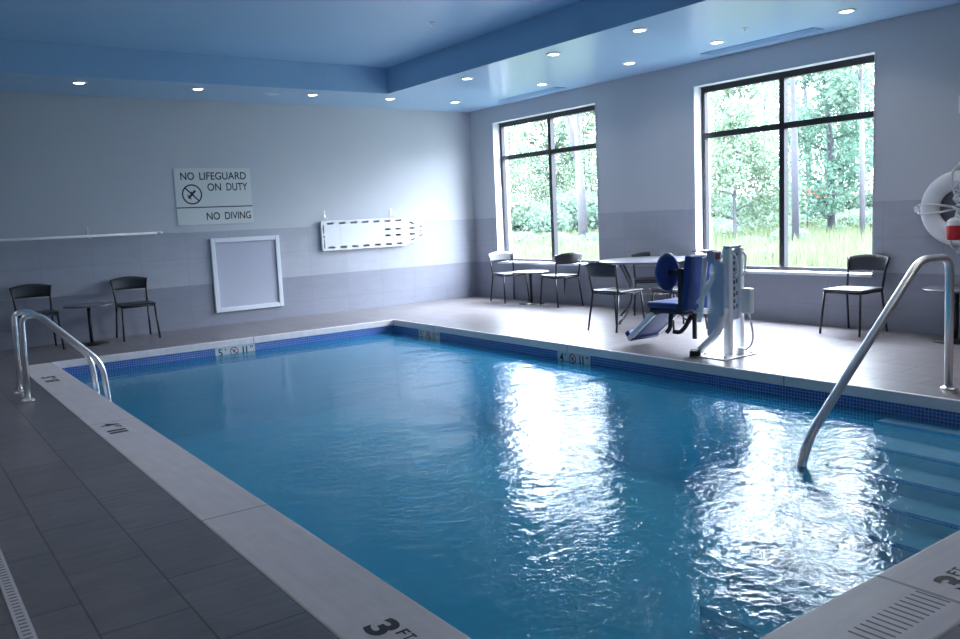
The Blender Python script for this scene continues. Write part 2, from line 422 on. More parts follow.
# ------------------------------------------------------------------ ceiling fittings
LAMP_W = 2.5
def downlight(x, y, label, z=H, watt=LAMP_W):
    o = empty('recessed_downlight', (x,y,z), label, 'ceiling light', 'round recessed downlights in the blue ceiling')
    t = MB(); t.lathe([(.058,-.001),(.062,-.012),(.085,-.010),(.090,-.004),(.090,.0)], seg=28); t.build('trim_ring', M['white_plastic'], o)
    li = bpy.data.lights.new('downlight_beam', 'SPOT'); li.energy = watt; li.color = (1, .93, .87); li.spot_size = R(130); li.spot_blend = .8; li.shadow_soft_size = .05
    lo = bpy.data.objects.new('downlight_beam', li); COL.objects.link(lo); lo.parent = o; lo.location = (0,0,-.02)
    l = MB(); l.lathe([(.060,-.010),(.058,-.006),(.02,-.005)], seg=24); l.build('lens', M['lamp'], o)
    return o
for i, (x, w) in enumerate(((-6.54,'first from the left in the row above the sign wall'), (-5.10,'second from the left in the row above the sign wall'),
              (-3.47,'third from the left in the row above the sign wall'), (-2.20,'below the corner of the raised ceiling tray'), (-1.0,'nearest the room corner beside the window wall'))):
    downlight(x, -1.02, 'lit round downlight, ' + w)
for y, w in ((-2.96,'first beyond the tray corner along the tray edge'), (-4.71,'second beyond the tray corner along the tray edge'), (-6.06,'third beyond the tray corner along the tray edge')):
    downlight(-2.13, y, 'lit round ceiling downlight, ' + w, watt=11.0)
for y, w in ((-2.93,'by the window wall above the farther window'), (-4.64,'by the window wall between the two windows'),
             (-5.99,'beside the long slot vent above the nearer window'), (-7.55,'large and nearest, above the right end of the nearer window')):
    downlight(-.80, y, 'lit round ceiling downlight, ' + w, watt=11.0)
for x, y in ((-2.13,-7.8),(-2.13,-9.4),(-2.13,-11.0),(-.80,-9.1),(-.80,-10.7),(-9.5,-3.0),(-9.5,-5.0),(-9.5,-7.0),(-9.5,-9.0),(-9.5,-11.0),(-7.0,-13.3),(-5.0,-13.3)):  # unseen lamps, added to brighten the near deck and coping
    downlight(x, y, 'added unseen ceiling downlight continuing the rows beyond the edge of the view', watt=13.0)['group'] = 'added downlights beyond the view'
o = empty('ceiling_speaker', (-4.03,-.9,H), 'unlit pale round ceiling speaker between two lit downlights near the sign', 'speaker')
t = MB(); t.lathe([(.02,-.012),(.09,-.012),(.10,-.006),(.10,0)], seg=28); t.build('grille', M['frame_white'], o)
for (x, y, z, w) in ((-3.38,-4.07,TZ,'in the raised blue ceiling tray'), (-1.11,-6.6,H,'in the lower blue ceiling near the slot vent')):
    o = empty('fire_sprinkler', (x,y,z), 'small white fire sprinkler head ' + w, 'sprinkler', 'sprinkler heads')
    t = MB(); t.lathe([(.035,0),(.035,-.006),(.015,-.010),(.015,-.012)], seg=20); t.build('cover_plate', M['white_plastic'], o)
    t = MB(); t.tube([(0,0,-.01),(0,0,-.04)], .008, 10); t.lathe([(.004,-.042),(.02,-.040),(.02,-.038),(.004,-.036)], seg=14); t.build('deflector', M['steel'], o)
for (y0, y1, w) in ((-6.95,-5.45,'above the nearer window'), (-2.8,-1.4,'above the farther window')):
    o = empty('slot_air_vent', (-.32,(y0+y1)/2,H), 'long narrow blue slot air vent in the ceiling ' + w, 'air vent', 'slot air vents')
    hl = (y1-y0)/2
    t = MB()
    for s in (-.085, -.028, .028, .085): t.box((s-.010,-hl,-.014),(s+.010,hl,-.0))
    t.box((-.095,-hl,-.014),(.095,-hl+.02,0)); t.box((-.095,hl-.02,-.014),(.095,hl,0))
    t.build('vent_frame', M['ceil'], o)
    t = MB(); t.box((-.085,-hl+.02,-.003),(.085,hl-.02,.0)); t.build('slot', M['vent_slot'], o)

# ------------------------------------------------------------------ sign wall
sg = empty('safety_sign', (-4.66,-.002,1.49), 'grey rectangular wall sign reading no lifeguard on duty and no diving', 'sign')
t = MB(); t.box((-5.22,-.012,1.49),(-4.10,-.001,2.30), bev=.003); kid(t.build('sign_plate', M['sign']), sg)
yy = -.0125
RX, UZ = (1,0,0), (0,0,1)
def sgn(txt, x0, x1, z, h): text_mesh(txt, 'lettering', M['ink'], (x0,yy,z), RX, UZ, x1-x0, h, .001, sg, .012)
for wd, a_, b_, z_ in (('NO', -5.13, -4.935, 2.135), ('LIFEGUARD', -4.86, -4.165, 2.135), ('ON', -4.755, -4.555, 1.975), ('DUTY', -4.475, -4.155, 1.975),
                       ('NO', -4.80, -4.605, 1.555), ('DIVING', -4.53, -4.135, 1.555)):
    sgn(wd, a_, b_, z_, .11)
t = MB(); t.box((-5.22,-.0135,1.735),(-4.10,-.012,1.75)); kid(t.build('rule_line', M['ink']), sg)
t = MB(); c = (-4.985,yy,1.93); ring_mesh(t, c, RX, UZ, .135, .02, .001)
n = (0,-1,0)
bar3(t, (-5.08,yy,2.025), (-4.89,yy,1.835), .02, n, .0014)
bar3(t, (-4.935,yy,1.985), (-5.04,yy,1.875), .032, n, .001); bar3(t, (-5.0,yy,1.97), (-4.955,yy,1.90), .018, n, .001); bar3(t, (-5.05,yy,1.93), (-5.0,yy,1.86), .014, n, .001)
kid(t.build('no_diving_symbol', M['ink']), sg)

bd = empty('framed_panel', (-4.255,-.014,.19), 'white framed rectangular panel mounted low on the tiles below the sign', 'wall panel')
x0, x1, z0, z1 = -4.79, -3.73, .19, 1.285
t = MB(); w = .065
t.box((x0,-.05,z0),(x0+w,-.012,z1), bev=.006); t.box((x1-w,-.05,z0),(x1,-.012,z1), bev=.006)
t.box((x0+w,-.05,z0),(x1-w,-.012,z0+w), bev=.006); t.box((x0+w,-.05,z1-w),(x1-w,-.012,z1), bev=.006)
kid(t.build('frame', M['frame_white']), bd)
t = MB(); t.box((x0+w-.01,-.024,z0+w-.01),(x1-w+.01,-.013,z1-w+.01)); kid(t.build('panel', M['panel']), bd)

# spine board
def rounded(poly, r=.02, n=4):
    out = []; k = len(poly)
    for i in range(k):
        p = Vector(poly[i]); a = Vector(poly[i-1]); b = Vector(poly[(i+1)%k])
        q0 = p+(a-p).normalized()*min(r,(a-p).length/2); q1 = p+(b-p).normalized()*min(r,(b-p).length/2)
        for j in range(n+1):
            s = j/n; v = q0*(1-s)**2+p*2*s*(1-s)+q1*s*s; out.append((v.x, v.y))
    return out
sb = empty('spine_board', (-2.07,-.02,1.0), 'white plastic spine board with dark hand slots hung flat on the wall', 'spine board')
X0, X1, ZB, ZT = -3.03, -1.09, .995, 1.47
poly = rounded([(X0,ZB),(-1.52,ZB),(-1.12,1.12),(X1,1.16),(X1,1.30),(-1.12,1.35),(-1.52,ZT),(X0,ZT)], .035)
rot = Matrix(((1,0,0),(0,0,1),(0,1,0)))   # prism xy -> xz, extruded along y
rot = rot.to_4x4()
t = MB(); t.prism(poly, -.078, -.028, rot)
body = t.build('board', M['white_plastic'])
cut = MB()
def slot(cx, cz, w, h, a=0):
    mm = Matrix.Translation((cx,-.05,cz)) @ Matrix.Rotation(a, 4, 'Y')
    cut.prism(rounded([(-w/2,-h/2),(w/2,-h/2),(w/2,h/2),(-w/2,h/2)], h*.45, 3), -.06, .06, mm @ rot)
for i in range(7):
    x = -2.87 + i*.208
    slot(x, ZT-.045, .125, .034); slot(x, ZB+.045, .125, .034)
slot(-1.36, 1.372, .10, .03, R(20)); slot(-1.19, 1.305, .085, .03, R(20)); slot(-1.36, 1.092, .10, .03, R(-20)); slot(-1.19, 1.155, .085, .03, R(-20))
for x in (-1.83, -1.63, -1.36):
    slot(x, 1.285, .115, .034); slot(x, 1.185, .115, .034)
slot(-2.995, 1.335, .026, .16); slot(-2.995, 1.10, .026, .16); slot(-2.995, 1.22, .026, .05); slot(-1.19, 1.23, .03, .03)
cutter = cut.build('cutter', M['ink'])
md = body.modifiers.new('b', 'BOOLEAN'); md.object = cutter; md.operation = 'DIFFERENCE'; md.solver = 'EXACT'
bpy.context.view_layer.update()
me = bpy.data.meshes.new_from_object(body.evaluated_get(bpy.context.evaluated_depsgraph_get()))
body.modifiers.clear(); body.data = me; bpy.data.objects.remove(cutter)
kid(body, sb)
t = MB(); t.box((-2.98,-.028,1.05),(-1.30,-.013,1.42)); kid(t.build('slot_shade_sheet', M['slot']), sb)  # dark sheet behind the hand slots, coloured as the shade inside them
t = MB(); t.box((-2.70,-.0805,1.06),(-1.98,-.078,1.40), bev=.001); kid(t.build('centre_pad', M['white_plastic']), sb)
for x, w in ((-2.92,'left'), (-1.71,'right')):
    o = empty('wall_hook', (x,-.001,1.62), 'small thin metal hook above the %s end of the hanging spine board' % w, 'wall hook', 'hooks above the spine board')
    t = MB(); t.box((x-.012,-.006,1.52),(x+.012,-.001,1.63)); kid(t.build('back_plate', M['steel']), o)
    t = MB(); t.tube([(x,-.008,1.60),(x,-.09,1.50),(x,-.095,1.478),(x,-.095,1.50)], .005, 8, .01); kid(t.build('hook_arm', M['steel']), o)

# long reaching pole on the wall at the left
po = empty('reaching_pole', (-7.4,-.07,1.40), 'long thin white pole lying level along the wall top of the tiles at far left', 'pole')
t = MB(); t.tube([(-9.3,-.07,1.40),(-5.48,-.07,1.405)], .017, 12); kid(t.build('pole', M['white_metal']), po)
t = MB(); t.tube([(-5.53,-.07,1.405),(-5.46,-.07,1.405)], .0185, 12); kid(t.build('end_cap', M['frame_white']), po)
for x in (-6.42, -8.6):
    t = MB(); t.box((x-.012,-.006,1.36),(x+.012,-.001,1.53)); t.tube([(x,-.004,1.38),(x,-.07,1.372),(x,-.105,1.38),(x,-.105,1.41)], .006, 8, .02)
    kid(t.build('bracket', M['steel']), po)

# ------------------------------------------------------------------ chairs and tables
def grid_panel(mb, f, nu, nv, th, nrm):
    """curved panel: f(u, v) -> point; thickened along nrm(u, v)"""
    A = [[f(i/nu, j/nv)-nrm(i/nu)*th/2 for j in range(nv+1)] for i in range(nu+1)]
    B = [[f(i/nu, j/nv)+nrm(i/nu)*th/2 for j in range(nv+1)] for i in range(nu+1)]
    va = [[mb.bm.verts.new(p) for p in r] for r in A]; vb = [[mb.bm.verts.new(p) for p in r] for r in B]
    def q(a, b, c, d, s=True):
        fc = mb.bm.faces.new((a, b, c, d)); fc.smooth = s
    for i in range(nu):
        for j in range(nv):
            q(va[i][j], va[i][j+1], va[i+1][j+1], va[i+1][j]); q(vb[i][j], vb[i+1][j], vb[i+1][j+1], vb[i][j+1])
        q(va[i][0], va[i+1][0], vb[i+1][0], vb[i][0], False); q(va[i][nv], vb[i][nv], vb[i+1][nv], va[i+1][nv], False)
    for j in range(nv):
        q(va[0][j], vb[0][j], vb[0][j+1], va[0][j+1], False); q(va[nu][j], va[nu][j+1], vb[nu][j+1], vb[nu][j], False)

def make_chair():
    """faces +y locally, back towards -y"""
    root = empty('bistro_chair', (0,0,0))
    SH = .475
    t = MB()
    t.box((-.225,-.19,SH-.016),(.225,.235,SH+.008), bev=.011, seg=3)
    t.build('seat', M['mesh_black'], root)
    t = MB(); rr = .011
    t.tube([(-.20,.215,SH-.03),(.20,.215,SH-.03)], rr, 8); t.tube([(-.19,-.19,SH-.03),(.19,-.19,SH-.03)], rr, 8)
    t.tube([(-.205,.22,SH-.03),(-.20,-.19,SH-.03)], rr, 8); t.tube([(.205,.22,SH-.03),(.20,-.19,SH-.03)], rr, 8)
    t.build('seat_frame', M['black_metal'], root)
    for s in (-1, 1):
        t = MB(); t.tube([(s*.205,.215,SH-.02),(s*.228,.262,0)], .0125, 10); t.build('leg', M['black_metal'], root)
        t = MB(); t.tube([(s*.200,-.185,SH-.02),(s*.222,-.262,0)], .0125, 10); t.build('leg', M['black_metal'], root)
        t = MB(); t.tube([(s*.200,-.190,SH-.03),(s*.213,-.232,.68),(s*.234,-.258,.795)], .0125, 10, .05); t.build('back_post', M['black_metal'], root)
    def f(u, v):
        x = (u-.5)*2
        hw = .218+.026*v
        y = -.24-.03*v-.045*(1-x*x)
        z = .655 + .138*v + .034*(1-x*x)*v
        return Vector((x*hw, y, z))
    def nrm(u):
        x = (u-.5)*2; n_ = Vector((-.4*x, -1, .1)); return n_.normalized()
    t = MB(); grid_panel(t, f, 14, 4, .014, nrm)
    t.build('backrest', M['mesh_black'], root)
    return root
CH = [   # x, y, facing (deg from +x), label
    (-7.20,-.45,-90,'black bistro chair at far left, partly behind the pool grab rails'),
    (-6.00,-.40,-92,'black bistro chair left of the framed panel, right of the low round table'),
    (-.30,-1.33,-100,'black bistro chair nearest the room corner with its back to the sign wall'),
    (-.26,-2.58,80,'black bistro chair under the farther window with its back to the larger round table'),
    (-1.62,-5.11,4,'black bistro chair at the large round table with its back to the pool'),
    (-.24,-4.40,-135,'black bistro chair behind the large round table, its back rising just over the tabletop'),
    (-1.14,-5.66,72,'black bistro chair at the large round table mostly hidden behind the blue lift seat'),
    (-.34,-7.39,178,'black bistro chair alone by the wall under the right end of the nearer window'),
]
proto = make_chair()
for i, (x, y, a, lab) in enumerate(CH):
    o = proto if i == 0 else copy_tree(proto)
    o.location = (x, y, 0); o.rotation_euler = (0, 0, R(a-90))
    props(o, lab, 'chair', 'black bistro chairs around the pool deck')

def make_low_table():
    root = empty('low_table', (0,0,0))
    t = MB(); t.lathe([(.01,.500),(.285,.500),(.298,.506),(.300,.514),(.296,.521),(.285,.524),(.01,.524)], seg=40); t.build('table_top', M['table_top'], root)
    t = MB(); t.tube([(0,0,.01),(0,0,.50)], .022, 14); t.lathe([(.022,.485),(.09,.496),(.09,.50)], seg=20); t.build('pole', M['black_metal'], root)
    t = MB(); t.lathe([(.01,0),(.205,0),(.21,.006),(.20,.014),(.04,.022),(.022,.03),(.01,.03)], seg=36); t.build('base', M['black_metal'], root)
    return root
proto = make_low_table()
for i, (x, y, lab) in enumerate(((-6.60,-.50,'low round black pedestal table between the two chairs at left'),
        (-.34,-1.95,'low round pedestal table between the two chairs under the farther window'),
        (-.32,-8.43,'low round pedestal table under the life ring at the right edge'))):
    o = proto if i == 0 else copy_tree(proto)
    o.location = (x, y, 0); props(o, lab, 'table', 'low round pedestal tables')

TX, TY = -.70, -4.86
dt = empty('round_table', (TX,TY,0), 'large round grey dining height table with curved legs between the windows', 'table')
t = MB(); t.lathe([(.01,.755),(.64,.755),(.665,.762),(.67,.770),(.665,.778),(.65,.782),(.01,.782)], seg=56); t.build('table_top', M['table_top'], dt)
for a in (178, 88, -2, -92):
    t = MB(); d = Vector((math.cos(R(a)), math.sin(R(a)), 0))
    pts = [d*.57+Vector((0,0,.755)), d*.50+Vector((0,0,.66)), d*.40+Vector((0,0,.50)), d*.36+Vector((0,0,.36)), d*.40+Vector((0,0,.20)), d*.50+Vector((0,0,.08)), d*.60+Vector((0,0,.016))]
    t.tube(pts, .016, 10, .09); t.lathe([(.026,0),(.026,.012),(.012,.018)], c=d*.60, seg=14); t.build('leg', M['table_leg'], dt)
t = MB()
for k in range(24):
    a0, a1 = 2*math.pi*k/24, 2*math.pi*(k+1)/24
    t.tube([(.36*math.cos(a0),.36*math.sin(a0),.36),(.36*math.cos(a1),.36*math.sin(a1),.36)], .010, 8)
t.build('brace_ring', M['table_top'], dt)

# ------------------------------------------------------------------ handrails
def plate(mb, x, y): mb.lathe([(.055,0.0),(.055,.006),(.045,.014),(.026,.022),(.026,.024)], c=(x,y,0), seg=24)
def rail(name, y, pts, bx, lab, r, fil, group=None):
    o = empty(name, (bx,y,0), lab, 'handrail', group)
    t = MB(); t.tube([(x,y,z) for x,z in pts], r, 16, fil, 8); kid(t.build('rail', M['steel'], smooth=False), o)
    t = MB(); plate(t, bx, y); kid(t.build('base_plate', M['steel']), o)
    return o
rail('pool_handrail', -9.35, [(-2.46,0.005),(-2.49,.975),(-2.92,.985),(-4.24,-.01),(-4.36,-.24),(-4.37,-.695)], -2.46,
     'tall bent stainless steel handrail running from the deck down into the pool steps', .029, .12)
for y, w in ((-3.56,'farther of the two stainless grab rails at the left pool edge, nearer the sign wall'), (-4.05,'nearer of the two stainless grab rails at the left pool edge')):
    rail('pool_grab_rail', y, [(-7.82,.005),(-7.80,.74),(-7.66,.745),(-7.19,.25),(-7.165,-.10),(-7.165,-.7)], -7.82, w, .025, .13, 'pair of grab rails')

# ------------------------------------------------------------------ depth markers
def no_dive(mb, c, right, up, r):
    n_ = Vector(right).cross(Vector(up)); c = Vector(c); ri = Vector(right); u = Vector(up)
    ring_mesh(mb, c, right, up, r, r*.24, .0012)
    bar3(mb, c+(u-ri)*r*.66, c+(ri-u)*r*.66, r*.2, n_, .0014)
def fig(mb, c, right, up, r):
    n_ = Vector(right).cross(Vector(up)); c = Vector(c); ri = Vector(right); u = Vector(up)
    bar3(mb, c+(u*.5+ri*.3)*r, c-(u*.4+ri*.2)*r, r*.26, n_, .001); bar3(mb, c+(u*.1-ri*.4)*r, c+(u*.05+ri*.1)*r, r*.2, n_, .001)
def wall_marker(p0, p1, n_, digit, lab):
    """tile plaque set in the mosaic band; p0..p1 run left to right as read"""
    p0 = Vector(p0); p1 = Vector(p1); r_ = (p1-p0).normalized(); u = Vector((0,0,1)); n_ = Vector(n_); Wd = (p1-p0).length
    o = empty('depth_marker', p0, lab, 'depth marker', 'depth marker tiles in the blue mosaic band')
    t = MB(); t.faces([p0-u*.15, p1-u*.15, p1, p0, p0-u*.15+n_*.006, p1-u*.15+n_*.006, p1+n_*.006, p0+n_*.006], [(3,2,1,0),(4,5,6,7),(0,1,5,4),(1,2,6,5),(2,3,7,6),(3,0,4,7)])
    kid(t.build('tile', M['marker']), o)
    f = n_*.0062; z = -u*.115
    text_mesh(digit, 'digits', M['ink'], p0+r_*.035+z+f, r_, u, None, .095, .001, o, .012)
    text_mesh("'", 'foot_mark', M['ink'], p0+r_*.125-u*.05+f, r_, u, None, .03, .001, o, .012)
    for q in (.165, .12): text_mesh('1', 'digits', M['ink'], p1-r_*q+z+f, r_, u, None, .095, .001, o, .012)
    for q in (.062, .040): text_mesh("'", 'inch_mark', M['ink'], p1-r_*q-u*.05+f, r_, u, None, .03, .001, o, .012)
    t = MB(); c = p0+r_*(Wd*.47)-u*.068+f; no_dive(t, c, r_, u, .05); kid(t.build('no_diving_ring', M['red_ink']), o)
    t = MB(); fig(t, c, r_, u, .05); kid(t.build('diver', M['ink']), o)
wall_marker((-5.41,PF,-.082),(-4.89,PF,-.082),(0,-1,0),'5','white depth tile five feet eleven on the far pool wall below the framed panel')
wall_marker((PR,-2.46,-.082),(PR,-2.98,-.082),(-1,0,0),'5','white depth tile five feet eleven on the window side pool wall near the far corner')
wall_marker((PR,-5.36,-.082),(PR,-5.88,-.082),(-1,0,0),'4','white depth tile four feet eleven on the window side pool wall before the round table')

def coping_marker(org, r_, u, digit, parts, lab):
    """painted on the coping: digit, small FT above the line, further parts (text or ring) at offsets along r_"""
    org = Vector(org); r_ = Vector(r_); u = Vector(u)
    o = empty('painted_depth_number', org, lab, 'depth marking', 'black depth numbers painted on the coping')
    text_mesh(digit, 'digit', M['ink'], org, r_, u, .09, .125, .0008, o, .035)
    for q, ch in enumerate('FT'): text_mesh(ch, 'feet_mark', M['ink'], org+r_*(.11+q*.04)+u*.075, r_, u, .032, .048, .0008, o, .01)
    for kind, off in parts:
        if kind == 'ring':
            t = MB(); c = org+r_*off+u*.075; no_dive(t, c, r_, u, .07); kid(t.build('no_diving_ring', M['red_ink']), o)
            t = MB(); fig(t, c, r_, u, .07); kid(t.build('diver', M['ink']), o)
        else:
            for q, ch in enumerate(kind): text_mesh(ch, 'digit', M['ink'], org+r_*(off+q*.075), r_, u, .045, .125, .0008, o, .03)
LR, LU = (0,-1,0), (1,0,0)
zc = .0006
coping_marker((-7.545,-2.82,zc), LR, LU, '5', [('11',.25)], 'small black five foot depth number on the left coping beside the grab rails')
coping_marker((-7.55,-5.58,zc), LR, LU, '4', [('11',.25)], 'small black four foot depth number on the left coping beyond the grab rails')
coping_marker((-7.53,-9.70,zc), LR, LU, '3', [('ring',.32)], 'large black three foot depth number on the left coping at the bottom edge')
coping_marker((-5.73,-10.92,.0014), (1,0,0), (0,1,0), '3', [('ring',.33)], 'black three foot depth number with red ring on the coping at bottom right')
t = MB()
for i in range(13):
    x = -6.30+.037*i
    t.box((x,-10.92,.0006),(x+.009,-10.80,.0013))
gv = t.build('groove_strip', M['groove']); props(gv, 'row of short dark grooves across the near coping at bottom right', 'groove strip')

# drain channel on the left deck
dr = empty('drain_channel', (-8.47,-8.6,0), 'long white slotted drain channel in the dark deck at bottom left', 'drain')
t = MB(); t.box((-8.502,-12.5,-.01),(-8.450,-7.2,.003)); kid(t.build('grate', M['drain']), dr)
t = MB(); y = -12.48
while y < -7.22:
    t.box((-8.490,y,.0028),(-8.462,y+.012,.0036)); y += .035
kid(t.build('slots', M['groove']), dr)['kind'] = 'stuff'

# ------------------------------------------------------------------ life ring and strobe on the window wall
LY, LZ = -8.32, 1.29
lr = empty('life_ring', (-.02,LY,LZ), 'white life ring with straps hanging on the wall at the right edge', 'life ring')
t = MB(); nu, nv = 56, 14; rg = []
for i in range(nu):
    a = 2*math.pi*i/nu; ring = []
    for j in range(nv):
        b = 2*math.pi*j/nv; rr = .275+.095*math.cos(b)
        ring.append(t.bm.verts.new((-.085-.055*math.sin(b), LY+rr*math.cos(a), LZ+rr*math.sin(a))))
    rg.append(ring)
for i in range(nu):
    for j in range(nv):
        f = t.bm.faces.new((rg[i][j], rg[(i+1)%nu][j], rg[(i+1)%nu][(j+1)%nv], rg[i][(j+1)%nv])); f.smooth = True
kid(t.build('ring', M['white_plastic']), lr)
t = MB(); t.lathe([(.02,0),(.20,0),(.20,.012),(.02,.012)], seg=32, c=(-.014,LY,LZ), m=Matrix.Rotation(R(-90), 4, 'Y')); kid(t.build('back_net', M['grey_buoy_net']), lr)
for a in (0, 90, 180, 270):
    t = MB(); d = Vector((0, math.cos(R(a)), math.sin(R(a)))); e = Vector((0, -d.z, d.y)); c0 = Vector((0,LY,LZ))
    for s in (-.045, .045):
        t.tube([c0+d*.42+e*s*.5+Vector((-.03,0,0)), c0+d*.375+e*s+Vector((-.125,0,0)), c0+d*.275+e*s*1.1+Vector((-.150,0,0)), c0+d*.17+e*s*.8+Vector((-.12,0,0)), c0+d*.06+e*s*.3+Vector((-.05,0,0))], .011, 8, .04)
    t.box((-.06,LY+d.y*.42-.03,LZ+d.z*.42-.03),(-.012,LY+d.y*.42+.03,LZ+d.z*.42+.03), bev=.008)
    kid(t.build('strap', M['white_plastic']), lr)
t = MB(); rr2 = random.Random(3); pts = []
for k in range(46):
    s = k/45; pts.append(Vector((-.125+.03*rr2.uniform(-1,1), LY-.02+.055*math.sin(k*1.9)+.02*rr2.uniform(-1,1), LZ+.26-.50*s+.03*math.sin(k*2.7))))
t.tube(pts, .009, 6, .02, 3); kid(t.build('rope', M['rope']), lr)
tb = empty('throw_bag', (-.19,LY+.0,LZ-.35), 'small red bag with white top hanging in the middle of the life ring', 'rescue bag')
t = MB(); t.lathe([(.01,-.09),(.062,-.085),(.07,-.05),(.07,.04),(.066,.055),(.01,.055)], c=(-.235,LY-.035,LZ-.22), seg=22); kid(t.build('bag', M['red']), tb)
t = MB(); t.lathe([(.01,.05),(.068,.056),(.066,.10),(.04,.125),(.01,.13)], c=(-.235,LY-.035,LZ-.22), seg=22); t.tube([(-.245,LY-.035,LZ-.10),(-.17,LY-.03,LZ-.02)], .006, 8); kid(t.build('drawstring_top', M['rope']), tb)
sa = empty('strobe_alarm', (-.002,-8.35,2.20), 'small white strobe alarm high on the wall above the life ring', 'alarm')
t = MB(); t.box((-.05,-8.42,2.21),(-.001,-8.28,2.385), bev=.008); kid(t.build('housing', M['white_plastic']), sa)
t = MB(); t.box((-.075,-8.39,2.31),(-.048,-8.31,2.36), bev=.006); kid(t.build('strobe_lens', M['glass']), sa)

# ------------------------------------------------------------------ pool lift
pl = empty('pool_lift', (-2.2,-7.25,0), 'white pool lift with blue padded chair standing at the pool edge', 'pool lift')
def part(mb, name, m_): return kid(mb.build(name, M[m_]), pl)
t = MB(); t.box((-2.56,-7.42,0),(-2.06,-7.04,.012), bev=.004)
for (x, y) in ((-2.50,-7.38),(-2.11,-7.38),(-2.11,-7.08),(-2.44,-7.10)): t.lathe([(.018,.012),(.018,.03),(.008,.034)], c=(x,y,0), seg=10)
part(t, 'base_plate', 'white_metal')
t = MB()   # twin column mast
t.box((-2.33,-7.30,.012),(-2.27,-7.22,1.02), bev=.012); part(t, 'mast_column', 'white_metal')
t = MB(); t.box((-2.175,-7.32,.012),(-2.125,-7.24,1.02), bev=.012); part(t, 'mast_column', 'white_metal')
t = MB(); t.box((-2.27,-7.285,.34),(-2.175,-7.245,1.0)); part(t, 'ladder_strip', 'pale_metal')
for k in range(9):
    t = MB(); t.box((-2.245,-7.2885,.44+k*.06),(-2.225,-7.285,.475+k*.06)); part(t, 'slot_hole', 'frame_dark')
    if k % 2 == 0:
        t = MB(); t.box((-2.205,-7.2885,.45+k*.06),(-2.190,-7.285,.49+k*.06)); part(t, 'slot_hole', 'frame_dark')
t = MB(); t.box((-2.33,-7.30,1.02),(-2.14,-7.23,1.045), bev=.008); part(t, 'mast_cap', 'pale_metal')
t = MB(); t.tube([(-2.30,-7.305,.98),(-2.30,-7.36,.95),(-2.28,-7.36,.80),(-2.25,-7.30,.76)], .010, 8, .03); t.tube([(-2.15,-7.325,.98),(-2.16,-7.36,.95),(-2.17,-7.36,.78),(-2.19,-7.30,.74)], .010, 8, .03); part(t, 'cable', 'white_plastic')
t = MB()   # pale side panel with a slanting lower edge
poly = [(-7.22,.90),(-7.13,.88),(-7.09,.60),(-7.08,.20),(-7.10,.17),(-7.27,.40),(-7.28,.88)]
mz = Matrix(((0,0,1,0),(1,0,0,0),(0,1,0,0),(0,0,0,1)))
t.prism(poly, -2.38, -2.345, mz); part(t, 'side_panel', 'pale_metal')
t = MB()   # front outrigger foot
t.tube([(-2.33,-7.26,.46),(-2.38,-7.20,.22),(-2.49,-7.08,.055)], .036, 10, .06); part(t, 'outrigger_leg', 'white_metal')
t = MB(); t.box((-.075,-.05,0),(.075,.05,.05), Matrix.Translation((-2.52,-7.05,.012)) @ Matrix.Rotation(R(35),4,'Z'), bev=.008); part(t, 'rubber_foot', 'black_rubber')
t = MB(); t.box((-2.21,-7.44,.40),(-2.14,-7.34,.64), bev=.012); part(t, 'battery_box', 'white_plastic')
t = MB(); t.tube([(-2.17,-7.36,.5),(-2.15,-7.29,.5)], .015, 8); part(t, 'battery_bracket', 'white_metal')
t = MB(); t.tube([(-2.17,-7.40,.40),(-2.12,-7.41,.2),(-2.14,-7.41,.10),(-2.20,-7.38,.05),(-2.26,-7.36,.06)], .010, 8, .05); t.lathe([(.03,.012),(.03,.07),(.02,.08)], c=(-2.24,-7.36,0), seg=12); part(t, 'hose', 'white_plastic')
# lifting arm and handles
t = MB(); t.tube([(-2.42,-7.10,.94),(-2.45,-7.06,.40),(-2.42,-7.02,.33)], .026, 10, .04); part(t, 'arm_tube', 'white_metal')
t = MB(); t.tube([(-2.32,-7.22,.90),(-2.46,-7.04,.50)], .026, 10); part(t, 'diagonal_brace', 'white_metal')
t = MB(); t.tube([(-2.42,-7.10,.93),(-2.32,-7.22,.95)], .02, 10); part(t, 'top_tube', 'white_metal')
t = MB(); t.box((-2.43,-7.21,.90),(-2.31,-7.12,1.0), bev=.01); part(t, 'control_box', 'pale_metal')
t = MB(); t.box((-2.415,-7.215,.92),(-2.335,-7.209,.985), bev=.002); part(t, 'control_face', 'red_brown')
t = MB(); t.box((-2.53,-7.18,1.0),(-2.34,-7.03,1.012), bev=.004); part(t, 'control_lid', 'red_brown')
# padded chair
def pad(a, b, name, rot_=None, bev=.03):
    t = MB(); t.box(a, b, rot_, bev=bev, seg=4); o_ = part(t, name, 'blue_vinyl')
    for p_ in o_.data.polygons: p_.use_smooth = True
    return o_
mm = Matrix.Translation((-2.29,-6.92,.42)) @ Matrix.Rotation(R(6),4,'X')
pad((-.255,-.035,0),(.255,.035,.55), 'backrest_pad', mm)
pad((-2.56,-6.87,.435),(-2.06,-6.46,.50), 'seat_pad')
t = MB(); t.box((-2.54,-6.91,.39),(-2.06,-6.49,.432), bev=.01); part(t, 'seat_shell', 'black_rubber')
mm = Matrix.Translation((-2.31,-6.50,.40)) @ Matrix.Rotation(R(-40),4,'X')
pad((-.21,0,-.045),(.21,.46,-.01), 'footrest_panel', mm, .015)
t = MB()
for x in (-.215, .185): t.box((x,0,-.055),(x+.03,.46,-.003), mm, bev=.005)
t.box((-.215,.16,-.010),(.215,.20,-.004), mm, bev=.002)
part(t, 'footrest_rail', 'white_metal')
pad((-.21,.40,-.06),(.21,.46,.05), 'foot_stop', mm, .012)
